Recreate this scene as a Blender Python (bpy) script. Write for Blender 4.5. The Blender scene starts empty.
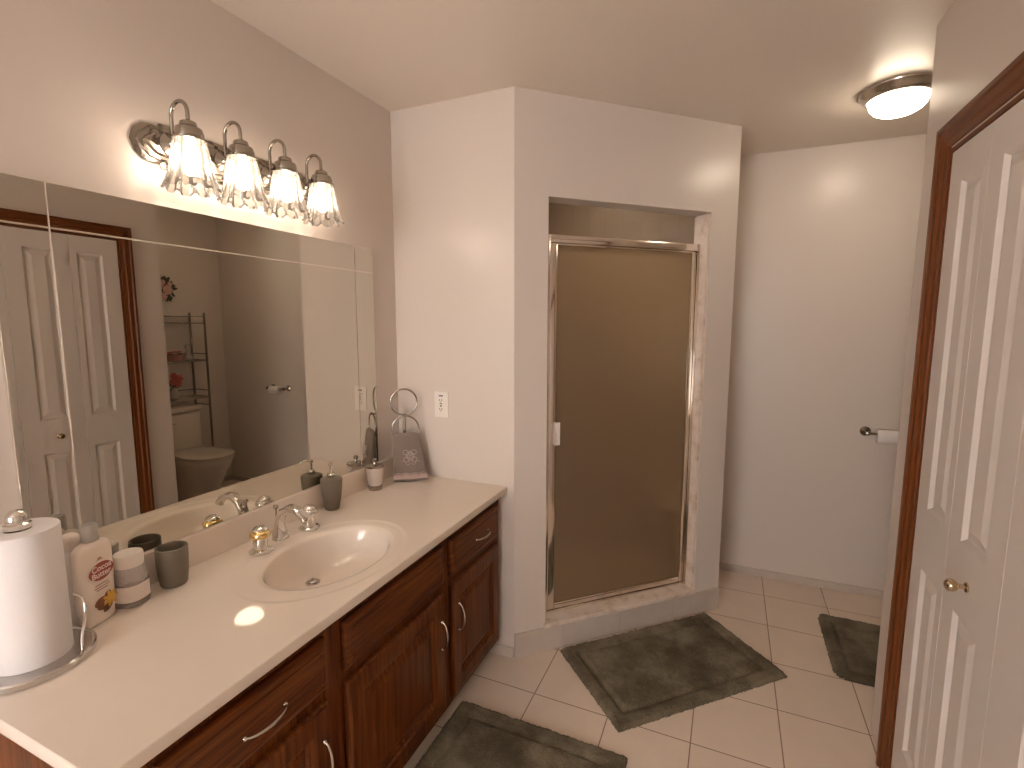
import bpy, bmesh, math, random
from mathutils import Vector, Matrix, noise
random.seed(7)
PI = math.pi
C = bpy.context.scene.collection
sc = bpy.context.scene

# ------------------------------------------------------------------ camera, sky, exposure
cam_d = bpy.data.cameras.new('camera'); cam = bpy.data.objects.new('camera', cam_d); C.objects.link(cam)
cam.location = (1.4333, -1.9264, 1.5064)
cam.rotation_euler = (math.radians(90-6.886), math.radians(0.0), math.radians(23.65))
cam_d.sensor_width = 36; cam_d.lens = 498.3/1024*36; cam_d.clip_start = .02
sc.camera = cam
wd = bpy.data.worlds.new('world'); sc.world = wd; wd.use_nodes = True
bg = wd.node_tree.nodes['Background']; bg.inputs[0].default_value = (1.0, .945, .91, 1); bg.inputs[1].default_value = 10.0
sc.view_settings.view_transform = 'Standard'; sc.view_settings.look = 'None'
sc.view_settings.gamma = 1; sc.view_settings.use_curve_mapping = False
sc.view_settings.exposure = 0.58
sc.cycles.sample_clamp_indirect = 4
sc.cycles.max_bounces = 14; sc.cycles.transparent_max_bounces = 16; sc.cycles.diffuse_bounces = 5; sc.cycles.glossy_bounces = 6
sc.cycles.caustics_reflective = True; sc.cycles.blur_glossy = .6
BULB = 48.0        # radiance of the four vanity bulbs
DOME = 16.0         # radiance of the ceiling dome

# ------------------------------------------------------------------ measured layout
H = 2.44
B = Vector((.600, 0, 0)); Cc = Vector((1.4335, .8073, 0))
T = (Cc-B).normalized(); N = Vector((T.y, -T.x, 0))            # along / out of the shower wall
yT, W, yW, Xf, yN = 1.27, 1.9815, .164, 2.93, -3.9
zc, xc, yE = .799, .567, -1.548
zb = .892
def dw(s, off, z): p = B + T*s + N*off; return Vector((p.x, p.y, z))

# ------------------------------------------------------------------ materials
def mat(name, color, rough=.5, metal=0, spec=.5, **kw):
    m = bpy.data.materials.new(name); m.use_nodes = True
    b = m.node_tree.nodes['Principled BSDF']
    b.inputs['Base Color'].default_value = (*color, 1); b.inputs['Roughness'].default_value = rough
    b.inputs['Metallic'].default_value = metal; b.inputs['Specular IOR Level'].default_value = spec
    for k, v in kw.items(): b.inputs[k].default_value = v
    return m
def nn(m, t, **kw):
    n = m.node_tree.nodes.new(t)
    for k, v in kw.items(): setattr(n, k, v)
    return n
def lk(m, a, b): m.node_tree.links.new(a, b)
def pb(m): return m.node_tree.nodes['Principled BSDF']
def coords(m, scale=(1,1,1), rot=(0,0,0)):
    g = nn(m, 'ShaderNodeNewGeometry'); mp = nn(m, 'ShaderNodeMapping')
    mp.inputs['Scale'].default_value = scale; mp.inputs['Rotation'].default_value = rot
    lk(m, g.outputs['Position'], mp.inputs['Vector']); return mp.outputs[0]
def ramp(m, fac, stops):
    r = nn(m, 'ShaderNodeValToRGB'); e = r.color_ramp.elements
    e[0].position, e[0].color = stops[0][0], (*stops[0][1], 1)
    e[1].position, e[1].color = stops[-1][0], (*stops[-1][1], 1)
    for p, c in stops[1:-1]:
        q = e.new(p); q.color = (*c, 1)
    lk(m, fac, r.inputs[0]); return r.outputs[0]
def bump(m, fac, strength=.2, dist=.002):
    b = nn(m, 'ShaderNodeBump'); b.inputs['Strength'].default_value = strength; b.inputs['Distance'].default_value = dist
    lk(m, fac, b.inputs['Height']); lk(m, b.outputs[0], pb(m).inputs['Normal'])
def noise_tex(m, vec, scale=5, detail=3, rough=.5):
    n = nn(m, 'ShaderNodeTexNoise'); n.inputs['Scale'].default_value = scale
    n.inputs['Detail'].default_value = detail; n.inputs['Roughness'].default_value = rough
    lk(m, vec, n.inputs['Vector']); return n.outputs[0]

def paint(name, col, rough, bs=.12, sc_=110):
    m = mat(name, col, rough)
    v = coords(m); f = noise_tex(m, v, sc_, 4); bump(m, f, bs, .002)
    return m
M = {}
M['wall'] = paint('wall_paint', (.66, .585, .525), .30)
M['ceil'] = paint('ceiling_paint', (.78, .70, .62), .34, .10)
M['door'] = paint('door_paint', (.70, .645, .60), .34, .05, 60)

def tile_mat(name, c1, c2, grout, size, ox, oy, mortar=.0035, rough=.28, plane='xy'):
    m = mat(name, c1, rough)
    g = nn(m, 'ShaderNodeNewGeometry'); sp = nn(m, 'ShaderNodeSeparateXYZ'); lk(m, g.outputs['Position'], sp.inputs[0])
    cb = nn(m, 'ShaderNodeCombineXYZ')
    ad = []
    for k, o in ((0, ox), (1, oy)):
        a = nn(m, 'ShaderNodeMath', operation='SUBTRACT'); a.inputs[1].default_value = o
        lk(m, sp.outputs['XYZ'.index(plane[k].upper())], a.inputs[0]); lk(m, a.outputs[0], cb.inputs[k])
    br = nn(m, 'ShaderNodeTexBrick', offset=0.0, squash=1.0)
    br.inputs['Scale'].default_value = 1; br.inputs['Mortar Size'].default_value = mortar/2*1.0
    br.inputs['Mortar Smooth'].default_value = .3
    br.inputs['Brick Width'].default_value = size; br.inputs['Row Height'].default_value = size
    br.inputs['Color1'].default_value = (*c1, 1); br.inputs['Color2'].default_value = (*c2, 1); br.inputs['Mortar'].default_value = (*grout, 1)
    br.inputs['Bias'].default_value = 0
    lk(m, cb.outputs[0], br.inputs['Vector'])
    nz = noise_tex(m, coords(m), 9, 5)
    mx = nn(m, 'ShaderNodeMix', data_type='RGBA', blend_type='MULTIPLY'); mx.inputs[0].default_value = .35
    lk(m, br.outputs['Color'], mx.inputs[6]); lk(m, ramp(m, nz, [(.3, (.86,.84,.82)), (.7, (1,1,1))]), mx.inputs[7])
    lk(m, mx.outputs[2], pb(m).inputs['Base Color'])
    inv = nn(m, 'ShaderNodeMath', operation='SUBTRACT'); inv.inputs[0].default_value = 1; lk(m, br.outputs['Fac'], inv.inputs[1])
    bump(m, inv.outputs[0], .5, .0012)
    return m
M['floor'] = tile_mat('floor_tile', (.79,.67,.565), (.765,.645,.54), (.30,.20,.145), .3019, .765, -.1691, .005)
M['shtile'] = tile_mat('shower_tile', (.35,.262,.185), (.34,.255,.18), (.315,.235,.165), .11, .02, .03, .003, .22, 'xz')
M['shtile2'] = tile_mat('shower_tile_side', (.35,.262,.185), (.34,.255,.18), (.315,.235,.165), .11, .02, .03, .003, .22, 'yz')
M['basetile'] = mat('base_tile', (.63,.525,.46), .3)
v = coords(M['basetile']); f = noise_tex(M['basetile'], v, 12, 5)
lk(M['basetile'], ramp(M['basetile'], f, [(.3, (.50,.425,.365)), (.7, (.56,.48,.415))]), pb(M['basetile']).inputs['Base Color'])
M['marble'] = mat('sill_marble', (.72,.62,.53), .18)
f = noise_tex(M['marble'], coords(M['marble'], (1,1,1)), 14, 8, .65)
lk(M['marble'], ramp(M['marble'], f, [(.35, (.60,.47,.37)), (.5, (.74,.63,.54)), (.7, (.78,.69,.61))]), pb(M['marble']).inputs['Base Color'])
M['grout'] = mat('grout', (.38,.29,.23), .9)

def wood(name, axis, dark=(.036,.0078,.0013), mid=(.103,.0255,.0040), light=(.185,.055,.0105), rough=.38, cathedral=.08):
    m = mat(name, mid, rough, spec=.16)
    s = [26, 26, 26]; s[axis] = 1.6
    v = coords(m, tuple(s))
    n1 = noise_tex(m, v, 1.6, 6, .6)
    s2 = [160, 160, 160]; s2[axis] = 5
    n2 = noise_tex(m, coords(m, tuple(s2)), 1.0, 3, .6)
    mx = nn(m, 'ShaderNodeMath', operation='MULTIPLY_ADD'); lk(m, n2, mx.inputs[0]); mx.inputs[1].default_value = .45; 
    sb = nn(m, 'ShaderNodeMath', operation='MULTIPLY'); lk(m, n1, sb.inputs[0]); sb.inputs[1].default_value = .62
    wv = nn(m, 'ShaderNodeTexWave', bands_direction='YZ'[axis == 1]); s3 = [1, 1, 1]; s3[axis] = .10
    lk(m, coords(m, tuple(s3)), wv.inputs['Vector'])
    for k, q in (('Scale', 13), ('Distortion', 9), ('Detail', 3), ('Detail Scale', 1.2)): wv.inputs[k].default_value = q
    wm = nn(m, 'ShaderNodeMath', operation='MULTIPLY_ADD'); lk(m, wv.outputs['Fac'], wm.inputs[0]); wm.inputs[1].default_value = cathedral
    lk(m, sb.outputs[0], wm.inputs[2]); lk(m, wm.outputs[0], mx.inputs[2])
    lk(m, ramp(m, mx.outputs[0], [(.38, dark), (.56, mid), (.74, light)]), pb(m).inputs['Base Color'])
    bump(m, n2, .15, .001)
    pb(m).inputs['Coat Weight'].default_value = .12; pb(m).inputs['Coat Roughness'].default_value = .2
    return m
M['woodV'] = wood('stained_oak_upright', 2)
M['woodH'] = wood('stained_oak_lengthwise', 1)
M['trimV'] = wood('door_casing_wood', 2, (.130,.037,.0088), (.148,.0425,.0103), (.168,.050,.0128), cathedral=0)
M['trimH'] = wood('door_casing_wood_across', 1, (.130,.037,.0088), (.148,.0425,.0103), (.168,.050,.0128), cathedral=0)
M['kick'] = mat('toe_kick', (.05,.022,.012), .6)
M['counter'] = mat('cultured_marble', (.78,.685,.595), .035, spec=.55)
f = noise_tex(M['counter'], coords(M['counter']), 3.2, 4)
lk(M['counter'], ramp(M['counter'], f, [(.3, (.755,.66,.57)), (.7, (.795,.70,.61))]), pb(M['counter']).inputs['Base Color'])
M['chrome'] = mat('chrome', (.80,.78,.75), .07, 1)
M['lampmetal'] = mat('lamp_nickel', (.37,.335,.29), .13, 1)
M['nickel'] = mat('brushed_nickel', (.62,.57,.51), .24, 1)
M['brass'] = mat('polished_brass', (.80,.60,.27), .13, 1)
M['acrylic'] = mat('clear_acrylic', (.95,.90,.78), .05, **{'Transmission Weight': .85, 'IOR': 1.45})
M['alu'] = mat('polished_aluminium', (.86,.80,.73), .13, 1)
M['mirror'] = mat('mirror_silver', (.67,.645,.58), .0, 1)
M['mirroredge'] = mat('mirror_groove', (.92,.90,.85), .12, 1)
M['white'] = mat('white_plastic', (.80,.74,.68), .35)
M['ceramic'] = mat('white_china', (.66,.58,.50), .12)
M['dark'] = mat('dark_slot', (.03,.022,.02), .5)
M['grey'] = mat('grey_stoneware', (.15,.124,.088), .55)
M['paper'] = mat('paper', (.80,.77,.76), .9, spec=.1)
f = noise_tex(M['paper'], coords(M['paper'], (1,1,.6)), 160, 2); bump(M['paper'], f, .35, .0015)
M['cardboard'] = mat('cardboard', (.35,.24,.15), .9)
M['knob'] = mat('antique_brass', (.56,.44,.29), .16, 1)
M['bronze'] = mat('aged_metal', (.34,.28,.22), .2, 1)
M['steel'] = mat('brushed_steel', (.60,.58,.56), .2, 1)
M['frost'] = mat('frosted_glass', (.90,.80,.72), .5, **{'Transmission Weight': .35, 'IOR': 1.45})
M['jarglass'] = mat('jar_glass', (.95,.90,.86), .06, **{'Transmission Weight': .8, 'IOR': 1.3})
M['cream'] = mat('cream_lotion', (.80,.70,.61), .35)
M['jarband'] = mat('jar_band', (.52,.47,.44), .3, .4)
vv = nn(M['jarband'], 'ShaderNodeTexVoronoi'); vv.inputs['Scale'].default_value = 190
lk(M['jarband'], coords(M['jarband'], (1,1,1), (0,0,.7)), vv.inputs['Vector']); bump(M['jarband'], vv.outputs['Distance'], .8, .003)
M['silver'] = mat('silver_plastic', (.50,.48,.45), .3, .6)
M['red'] = mat('label_red', (.27,.03,.012), .4)
M['gold'] = mat('flower_yellow', (.62,.36,.05), .5)
M['brown'] = mat('cocoa_brown', (.16,.05,.015), .5)
M['ink'] = mat('label_ink', (.42,.22,.16), .6)
M['labelwhite'] = mat('label_white', (.82,.73,.66), .45)
M['cloth'] = mat('towel_taupe', (.215,.17,.145), .95, spec=.1)
f = noise_tex(M['cloth'], coords(M['cloth']), 600, 2); bump(M['cloth'], f, .6, .002)
M['thread'] = mat('embroidery_thread', (.55,.47,.43), .7)
M['lace'] = mat('pink_trim', (.46,.33,.29), .8)
M['pink'] = mat('pink_petal', (.60,.36,.30), .7)
M['rose'] = mat('red_petal', (.46,.10,.07), .7)
M['leaf'] = mat('green_leaf', (.05,.06,.03), .7)
M['vase'] = mat('pale_vase', (.55,.48,.40), .4)
M['basket'] = mat('pink_wicker', (.42,.20,.17), .8)
M['soapwhite'] = mat('soap', (.75,.68,.6), .5)

def rug_mat():
    m = mat('rug_pile', (.10,.085,.06), .95, spec=.05, **{'Sheen Weight': .08, 'Sheen Roughness': .5})
    n1 = noise_tex(m, coords(m, (1,1,1)), 5.5, 5, .62); n2 = noise_tex(m, coords(m), 260, 2)
    a = nn(m, 'ShaderNodeMath', operation='MULTIPLY_ADD'); lk(m, n2, a.inputs[0]); a.inputs[1].default_value = .35
    s = nn(m, 'ShaderNodeMath', operation='MULTIPLY'); lk(m, n1, s.inputs[0]); s.inputs[1].default_value = .75; lk(m, s.outputs[0], a.inputs[2])
    lk(m, ramp(m, a.outputs[0], [(.41, (.070,.057,.036)), (.53, (.125,.103,.068)), (.65, (.215,.18,.123))]), pb(m).inputs['Base Color'])
    bump(m, n2, .9, .004); return m
M['rug'] = rug_mat()

def shade_mat(name, clear, tint):
    m = bpy.data.materials.new(name); m.use_nodes = True
    nt = m.node_tree; nt.nodes.remove(nt.nodes['Principled BSDF']); out = nt.nodes['Material Output']
    tl = nn(m, 'ShaderNodeBsdfTranslucent'); tl.inputs[0].default_value = (*tint, 1)
    tp = nn(m, 'ShaderNodeBsdfTransparent'); tp.inputs[0].default_value = (1,.97,.93,1)
    gl = nn(m, 'ShaderNodeBsdfGlossy'); gl.inputs['Roughness'].default_value = .08
    df = nn(m, 'ShaderNodeBsdfDiffuse'); df.inputs[0].default_value = (.26,.235,.21,1)
    m0 = nn(m, 'ShaderNodeMixShader'); m0.inputs[0].default_value = .35; lk(m, tl.outputs[0], m0.inputs[1]); lk(m, df.outputs[0], m0.inputs[2])
    m1 = nn(m, 'ShaderNodeMixShader'); m1.inputs[0].default_value = clear; lk(m, m0.outputs[0], m1.inputs[1]); lk(m, tp.outputs[0], m1.inputs[2])
    fr = nn(m, 'ShaderNodeFresnel'); fr.inputs[0].default_value = 1.5
    m2 = nn(m, 'ShaderNodeMixShader'); lk(m, fr.outputs[0], m2.inputs[0]); lk(m, m1.outputs[0], m2.inputs[1]); lk(m, gl.outputs[0], m2.inputs[2])
    lk(m, m2.outputs[0], out.inputs[0]); return m
M['shade'] = shade_mat('pressed_glass_shade', .50, (.17,.155,.135)); M['rib'] = shade_mat('frosted_glass_rib', .10, (.06,.052,.043))
def emit(name, col, s):
    m = bpy.data.materials.new(name); m.use_nodes = True; nt = m.node_tree
    nt.nodes.remove(nt.nodes['Principled BSDF']); e = nn(m, 'ShaderNodeEmission')
    e.inputs[0].default_value = (*col, 1); e.inputs[1].default_value = s
    lk(m, e.outputs[0], nt.nodes['Material Output'].inputs[0]); return m
M['bulb'] = emit('lit_bulb', (1, .84, .69), BULB)
M['dome'] = emit('lit_dome', (1, .83, .63), DOME)
M['added_lens'] = emit('added_light_lens', (1, .85, .70), 48.0)  # glow of the lamp added inside the shower stall
def obscure_glass():
    m = mat('bronze_obscure_glass', (.86,.72,.53), .15, **{'Transmission Weight': .90, 'IOR': 1.3})
    f = noise_tex(m, coords(m), 130, 3); bump(m, f, .06, .003)
    tl = nn(m, 'ShaderNodeBsdfTranslucent'); tl.inputs[0].default_value = (.80,.645,.46,1)
    x = nn(m, 'ShaderNodeMixShader'); x.inputs[0].default_value = .26
    lk(m, pb(m).outputs[0], x.inputs[1]); lk(m, tl.outputs[0], x.inputs[2]); lk(m, x.outputs[0], m.node_tree.nodes['Material Output'].inputs[0])
    return m
M['obscure'] = obscure_glass()
def pane_mat():
    m = bpy.data.materials.new('added_window_pane'); m.use_nodes = True; nt = m.node_tree; nt.nodes.remove(nt.nodes['Principled BSDF'])
    a = nn(m, 'ShaderNodeBsdfTransparent'); b = nn(m, 'ShaderNodeBsdfGlossy'); b.inputs['Roughness'].default_value = .02
    x = nn(m, 'ShaderNodeMixShader'); x.inputs[0].default_value = .06
    lk(m, a.outputs[0], x.inputs[1]); lk(m, b.outputs[0], x.inputs[2]); lk(m, x.outputs[0], nt.nodes['Material Output'].inputs[0]); return m
M['pane'] = pane_mat()

# ------------------------------------------------------------------ mesh helpers (all shapes are laid out in room coordinates)
WM = {}
def new(): return bmesh.new()
def obj(name, bm, m, parent=None, smooth=None, origin=None):
    bmesh.ops.recalc_face_normals(bm, faces=bm.faces)
    mw = WM[parent.name] if parent else (Matrix.Translation(origin) if origin else Matrix.Identity(4))
    bm.transform(mw.inverted())
    me = bpy.data.meshes.new(name); bm.to_mesh(me); bm.free()
    o = bpy.data.objects.new(name, me); C.objects.link(o)
    if isinstance(m, (list, tuple)):
        for x in m: me.materials.append(x)
    else: me.materials.append(m)
    if smooth is not None:
        me.shade_smooth(); me.set_sharp_from_angle(angle=math.radians(smooth))
    if parent: o.parent = parent
    elif origin: o.location = origin
    WM[o.name] = mw
    return o
def thing(name, label, cat, loc, group=None):
    o = bpy.data.objects.new(name, None); C.objects.link(o); o.empty_display_size = .1
    o.location = loc; WM[o.name] = Matrix.Translation(loc)
    return tag(o, label, cat, group)
def tag(o, label, cat, group=None):
    o['label'] = label; o['category'] = cat
    if group: o['group'] = group
    return o
def struct(name, bm, m, smooth=None):
    o = obj(name, bm, m, None, smooth); o['kind'] = 'structure'; return o
def box(bm, lo, hi, bev=0, seg=2):
    vs = [bm.verts.new((x, y, z)) for x in (lo[0], hi[0]) for y in (lo[1], hi[1]) for z in (lo[2], hi[2])]
    fs = [bm.faces.new([vs[i] for i in f]) for f in ((0,1,3,2), (4,6,7,5), (0,4,5,1), (2,3,7,6), (0,2,6,4), (1,5,7,3))]
    if bev:
        es = list({e for f in fs for e in f.edges})
        bmesh.ops.bevel(bm, geom=es, offset=bev, segments=seg, affect='EDGES', profile=.5)
    return vs
def fbox(bm, f, u, v, w, bev=0):
    """box in a frame: f(u, v, w) -> room point"""
    vs = [bm.verts.new(f(a, b, c)) for a in u for b in v for c in w]
    fs = [bm.faces.new([vs[i] for i in q]) for q in ((0,1,3,2), (4,6,7,5), (0,4,5,1), (2,3,7,6), (0,2,6,4), (1,5,7,3))]
    if bev: bmesh.ops.bevel(bm, geom=list({e for q in fs for e in q.edges}), offset=bev, segments=2, affect='EDGES', profile=.5)
def prism(bm, pts, z0, z1):
    a = [bm.verts.new((p[0], p[1], z0)) for p in pts]; b = [bm.verts.new((p[0], p[1], z1)) for p in pts]
    bm.faces.new(a[::-1]); bm.faces.new(b); n = len(pts)
    for i in range(n): bm.faces.new([a[i], a[(i+1)%n], b[(i+1)%n], b[i]])
def frame_of(d):
    d = Vector(d).normalized(); a = Vector((0,0,1)) if abs(d.z) < .9 else Vector((1,0,0))
    x = d.cross(a).normalized(); return x, d.cross(x).normalized(), d
def loft(bm, rings, cap0=True, cap1=True, closed=False):
    R = [[bm.verts.new(p) for p in r] for r in rings]; n = len(R[0])
    rr = list(zip(R, R[1:])) + ([(R[-1], R[0])] if closed else [])
    for a, b in rr:
        for i in range(n): bm.faces.new([a[i], a[(i+1)%n], b[(i+1)%n], b[i]])
    if not closed:
        if cap0: bm.faces.new(R[0][::-1])
        if cap1: bm.faces.new(R[-1])
def lathe(bm, c, prof, seg=40, axis=(0,0,1), sx=1, sy=1, cap=True):
    x, y, d = frame_of(axis); c = Vector(c)
    if axis == (0,0,1): x, y = Vector((1,0,0)), Vector((0,1,0))
    loft(bm, [[c + x*(math.cos(2*PI*i/seg)*max(r,1e-4)*sx) + y*(math.sin(2*PI*i/seg)*max(r,1e-4)*sy) + d*h for i in range(seg)] for r, h in prof], cap, cap)
def tube(bm, pts, r, seg=12, closed=False):
    pts = [Vector(p) for p in pts]; n = len(pts); rings = []
    rs = r if isinstance(r, (list, tuple)) else [r]*n
    px = None
    for i, p in enumerate(pts):
        if closed: d = pts[(i+1)%n]-pts[i-1]
        else: d = pts[min(i+1, n-1)]-pts[max(i-1, 0)]
        d.normalize()
        if px is None: px, py, _ = frame_of(d)
        else:
            px = (px - d*px.dot(d)).normalized(); py = d.cross(px)
        rings.append([p + (px*math.cos(2*PI*k/seg)+py*math.sin(2*PI*k/seg))*rs[i] for k in range(seg)])
    loft(bm, rings, closed=closed)
def arc(c, r, a0, a1, n, u, v):
    c = Vector(c); return [c + Vector(u)*(r*math.cos(a0+(a1-a0)*i/n)) + Vector(v)*(r*math.sin(a0+(a1-a0)*i/n)) for i in range(n+1)]
def smooth_path(ctrl, n=8):
    P = [Vector(p) for p in ctrl]; P = [2*P[0]-P[1]] + P + [2*P[-1]-P[-2]]; out = []
    for i in range(1, len(P)-2):
        for k in range(n):
            t = k/n; a, b, c, d = P[i-1], P[i], P[i+1], P[i+2]
            out.append(.5*((2*b)+(c-a)*t+(2*a-5*b+4*c-d)*t*t+(3*b-a-3*c+d)*t**3))
    return out + [P[-2]]
def ellipsoid(bm, c, r, seg=16, rings=10, rot=None):
    R = []
    for j in range(rings+1):
        th = PI*j/rings; s = max(math.sin(th), .002)
        R.append([Vector((r[0]*s*math.cos(2*PI*i/seg), r[1]*s*math.sin(2*PI*i/seg), -r[2]*math.cos(th))) for i in range(seg)])
    if rot: R = [[rot @ p for p in q] for q in R]
    loft(bm, [[p+Vector(c) for p in q] for q in R])
def paneled(bm, f, u0, u1, v0, v1, thick, panels, rings, edge=None):
    """slab whose front (w=0) carries panels; rings = [(inset, depth)...] ; edge = same for the slab's rim"""
    def q(a, b, c, d): bm.faces.new([a, b, c, d])
    V = {}
    def P(u, v, w):
        k = (round(u, 5), round(v, 5), round(w, 5))
        if k not in V: V[k] = bm.verts.new(f(u, v, w))
        return V[k]
    def rect(a, b, c, d, w): return [P(a, c, w), P(b, c, w), P(b, d, w), P(a, d, w)]
    er = [(0, thick)] + (edge or [(0, 0)])
    prev = None
    for ins, dep in er:
        r = rect(u0+ins, u1-ins, v0+ins, v1-ins, dep)
        if prev: [q(prev[i], prev[(i+1)%4], r[(i+1)%4], r[i]) for i in range(4)]
        else: bm.faces.new(r[::-1])
        prev = r
    ins = er[-1][0]
    us = sorted({u0+ins, u1-ins, *[p[0] for p in panels], *[p[1] for p in panels]}); vs = sorted({v0+ins, v1-ins, *[p[2] for p in panels], *[p[3] for p in panels]})
    for i in range(len(us)-1):
        for j in range(len(vs)-1):
            um, vm = (us[i]+us[i+1])/2, (vs[j]+vs[j+1])/2
            if any(p[0] < um < p[1] and p[2] < vm < p[3] for p in panels): continue
            q(*rect(us[i], us[i+1], vs[j], vs[j+1], 0))
    for a, b, c, d in panels:
        prev = rect(a, b, c, d, 0)
        # outer ring may be split by other panels' grid lines: panels here never share a row without sharing its lines
        for ins, dep in rings:
            r = rect(a+ins, b-ins, c+ins, d-ins, dep); [q(prev[i], prev[(i+1)%4], r[(i+1)%4], r[i]) for i in range(4)]; prev = r
        bm.faces.new(prev)
FONT_CACHE = {}
def text_bm(txt, size, f, depth=.0004, align='CENTER', shear=0):
    cu = bpy.data.curves.new('t', 'FONT'); cu.body = txt; cu.size = size; cu.align_x = align; cu.align_y = 'CENTER'; cu.extrude = depth; cu.shear = shear; cu.offset = size*.012
    to = bpy.data.objects.new('t', cu); C.objects.link(to); dg = bpy.context.evaluated_depsgraph_get(); dg.update()
    me = bpy.data.meshes.new_from_object(to.evaluated_get(dg)); bm = new(); bm.from_mesh(me)
    for vtx in bm.verts: vtx.co = f(*vtx.co)
    bpy.data.objects.remove(to); bpy.data.curves.remove(cu); bpy.data.meshes.remove(me); return bm

# ------------------------------------------------------------------ the room
bm = new(); box(bm, (-.1, yN-.1, -.1), (Xf+.1, yT+.1, 0)); struct('floor', bm, M['floor'])
bm = new(); box(bm, (-.1, yN-.1, H), (Xf+.1, yT+.1, H+.1)); struct('ceiling', bm, M['ceil'])
bm = new(); box(bm, (-.1, yN-.1, 0), (0, yT+.1, H)); struct('wall_left', bm, M['wall'])
bm = new(); box(bm, (0, yT, 0), (Xf+.1, yT+.1, H)); struct('wall_back', bm, M['wall'])
bm = new(); prism(bm, [(0, 0), (B.x, 0), (B.x-.0725, .1), (0, .1)], 0, H); struct('wall_vanity_end', bm, M['wall'])
L = (Cc-B).length; s0, s1, zo = .153, 1.0, 2.033
bm = new()
fbox(bm, dw, (0, s0), (-.1, 0), (0, H)); fbox(bm, dw, (s1, L), (-.1, 0), (0, H)); fbox(bm, dw, (s0, s1), (-.1, 0), (zo, H)); fbox(bm, dw, (s0, s1), (-.1, 0), (0, .116))
struct('wall_shower', bm, M['wall'])
e1 = dw(L, -.1, 0)
bm = new(); prism(bm, [(Cc.x, Cc.y), (Cc.x, yT), (e1.x, yT), (e1.x, e1.y)], 0, H); struct('wall_shower_side', bm, M['wall'])
# closet wall with the bifold opening
yo0, yo1, zd = -1.160, -.060, 2.002
bm = new()
box(bm, (W, yo1, 0), (W+.11, yW, H)); box(bm, (W, yN, 0), (W+.11, yo0, H)); box(bm, (W, yo0, zd), (W+.11, yo1, H))
struct('wall_right', bm, M['wall'])
bm = new(); box(bm, (W+.11, yW-.1, 0), (Xf+.1, yW, H)); struct('wall_alcove_near', bm, M['wall'])
bm = new(); box(bm, (Xf, yW, 0), (Xf+.1, yT, H)); struct('wall_alcove_right', bm, M['wall'])
bm = new(); box(bm, (W+.62, yN, 0), (W+.7, yW-.1, H)); struct('wall_closet_back', bm, M['wall'])
# near wall, behind the camera, with an unseen window added to brighten the room
wx0, wx1, wz0, wz1 = .10, 1.25, .60, 2.10
bm = new()
box(bm, (-.1, yN-.1, 0), (wx0, yN, H)); box(bm, (wx1, yN-.1, 0), (W+.7, yN, H)); box(bm, (wx0, yN-.1, 0), (wx1, yN, wz0)); box(bm, (wx0, yN-.1, wz1), (wx1, yN, H))
struct('wall_near', bm, M['wall'])
bm = new()
for a, b, c, d in ((wx0, wx1, wz0, wz0+.05), (wx0, wx1, wz1-.05, wz1), (wx0, wx0+.05, wz0+.05, wz1-.05), (wx1-.05, wx1, wz0+.05, wz1-.05), ((wx0+wx1)/2-.02, (wx0+wx1)/2+.02, wz0+.05, wz1-.05)):
    box(bm, (a, yN-.07, c), (b, yN-.02, d))
w1 = struct('added_window_1', bm, M['door'])
bm = new(); box(bm, (wx0+.05, yN-.048, wz0+.05), (wx1-.05, yN-.042, wz1-.05)); obj('added_window_pane', bm, M['pane'], w1)

# shower stall lining
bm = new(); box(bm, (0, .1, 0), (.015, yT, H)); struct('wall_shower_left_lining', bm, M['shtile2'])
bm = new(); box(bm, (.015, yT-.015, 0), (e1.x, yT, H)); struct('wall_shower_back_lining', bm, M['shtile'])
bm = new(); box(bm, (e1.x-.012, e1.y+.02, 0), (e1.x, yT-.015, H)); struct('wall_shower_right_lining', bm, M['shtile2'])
# tile lining of the opening: right jamb and soffit
bm = new(); fbox(bm, dw, (s1-.010, s1), (-.1, -.004), (.136, zo-.008)); struct('trim_1', bm, M['marble'])
# tile base boards
def base_run(name, f, length, h, joint, start=0):
    bm = new(); s = 0; cuts = [0] + [start + joint*k for k in range(0, 20) if .03 < start + joint*k < length-.02] + [length]
    for a, b in zip(cuts, cuts[1:]): fbox(bm, f, (a+.001, b-.001), (0, .010), (0, h), .0015)
    fbox(bm, f, (0, length), (0, .0075), (0, h-.001)); 
    return struct(name, bm, M['basetile'])
base_run('baseboard_shower', lambda s, o, z: dw(s, o, z), L, .116, .31, .24)
base_run('baseboard_vanity_end', lambda s, o, z: Vector((.47+s, -o, z)), B.x-.47, .05, .3)
base_run('baseboard_back', lambda s, o, z: Vector((Cc.x+s, yT-o, z)), Xf-Cc.x, .045, .205, .0)
base_run('baseboard_alcove_right', lambda s, o, z: Vector((Xf-o, yW+s, z)), yT-yW-.01, .045, .205, .1)
base_run('baseboard_alcove_near', lambda s, o, z: Vector((W+.02+s, yW+o, z)), Xf-W-.03, .045, .205, .1)
# sill of the shower
bm = new(); fbox(bm, dw, (s0+.001, s1-.001), (-.118, .002), (.1161, .136)); fbox(bm, dw, (s0-.009, s1+.006), (.0005, .014), (.1161, .136), .002)
struct('trim_2', bm, M['marble'])

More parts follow.
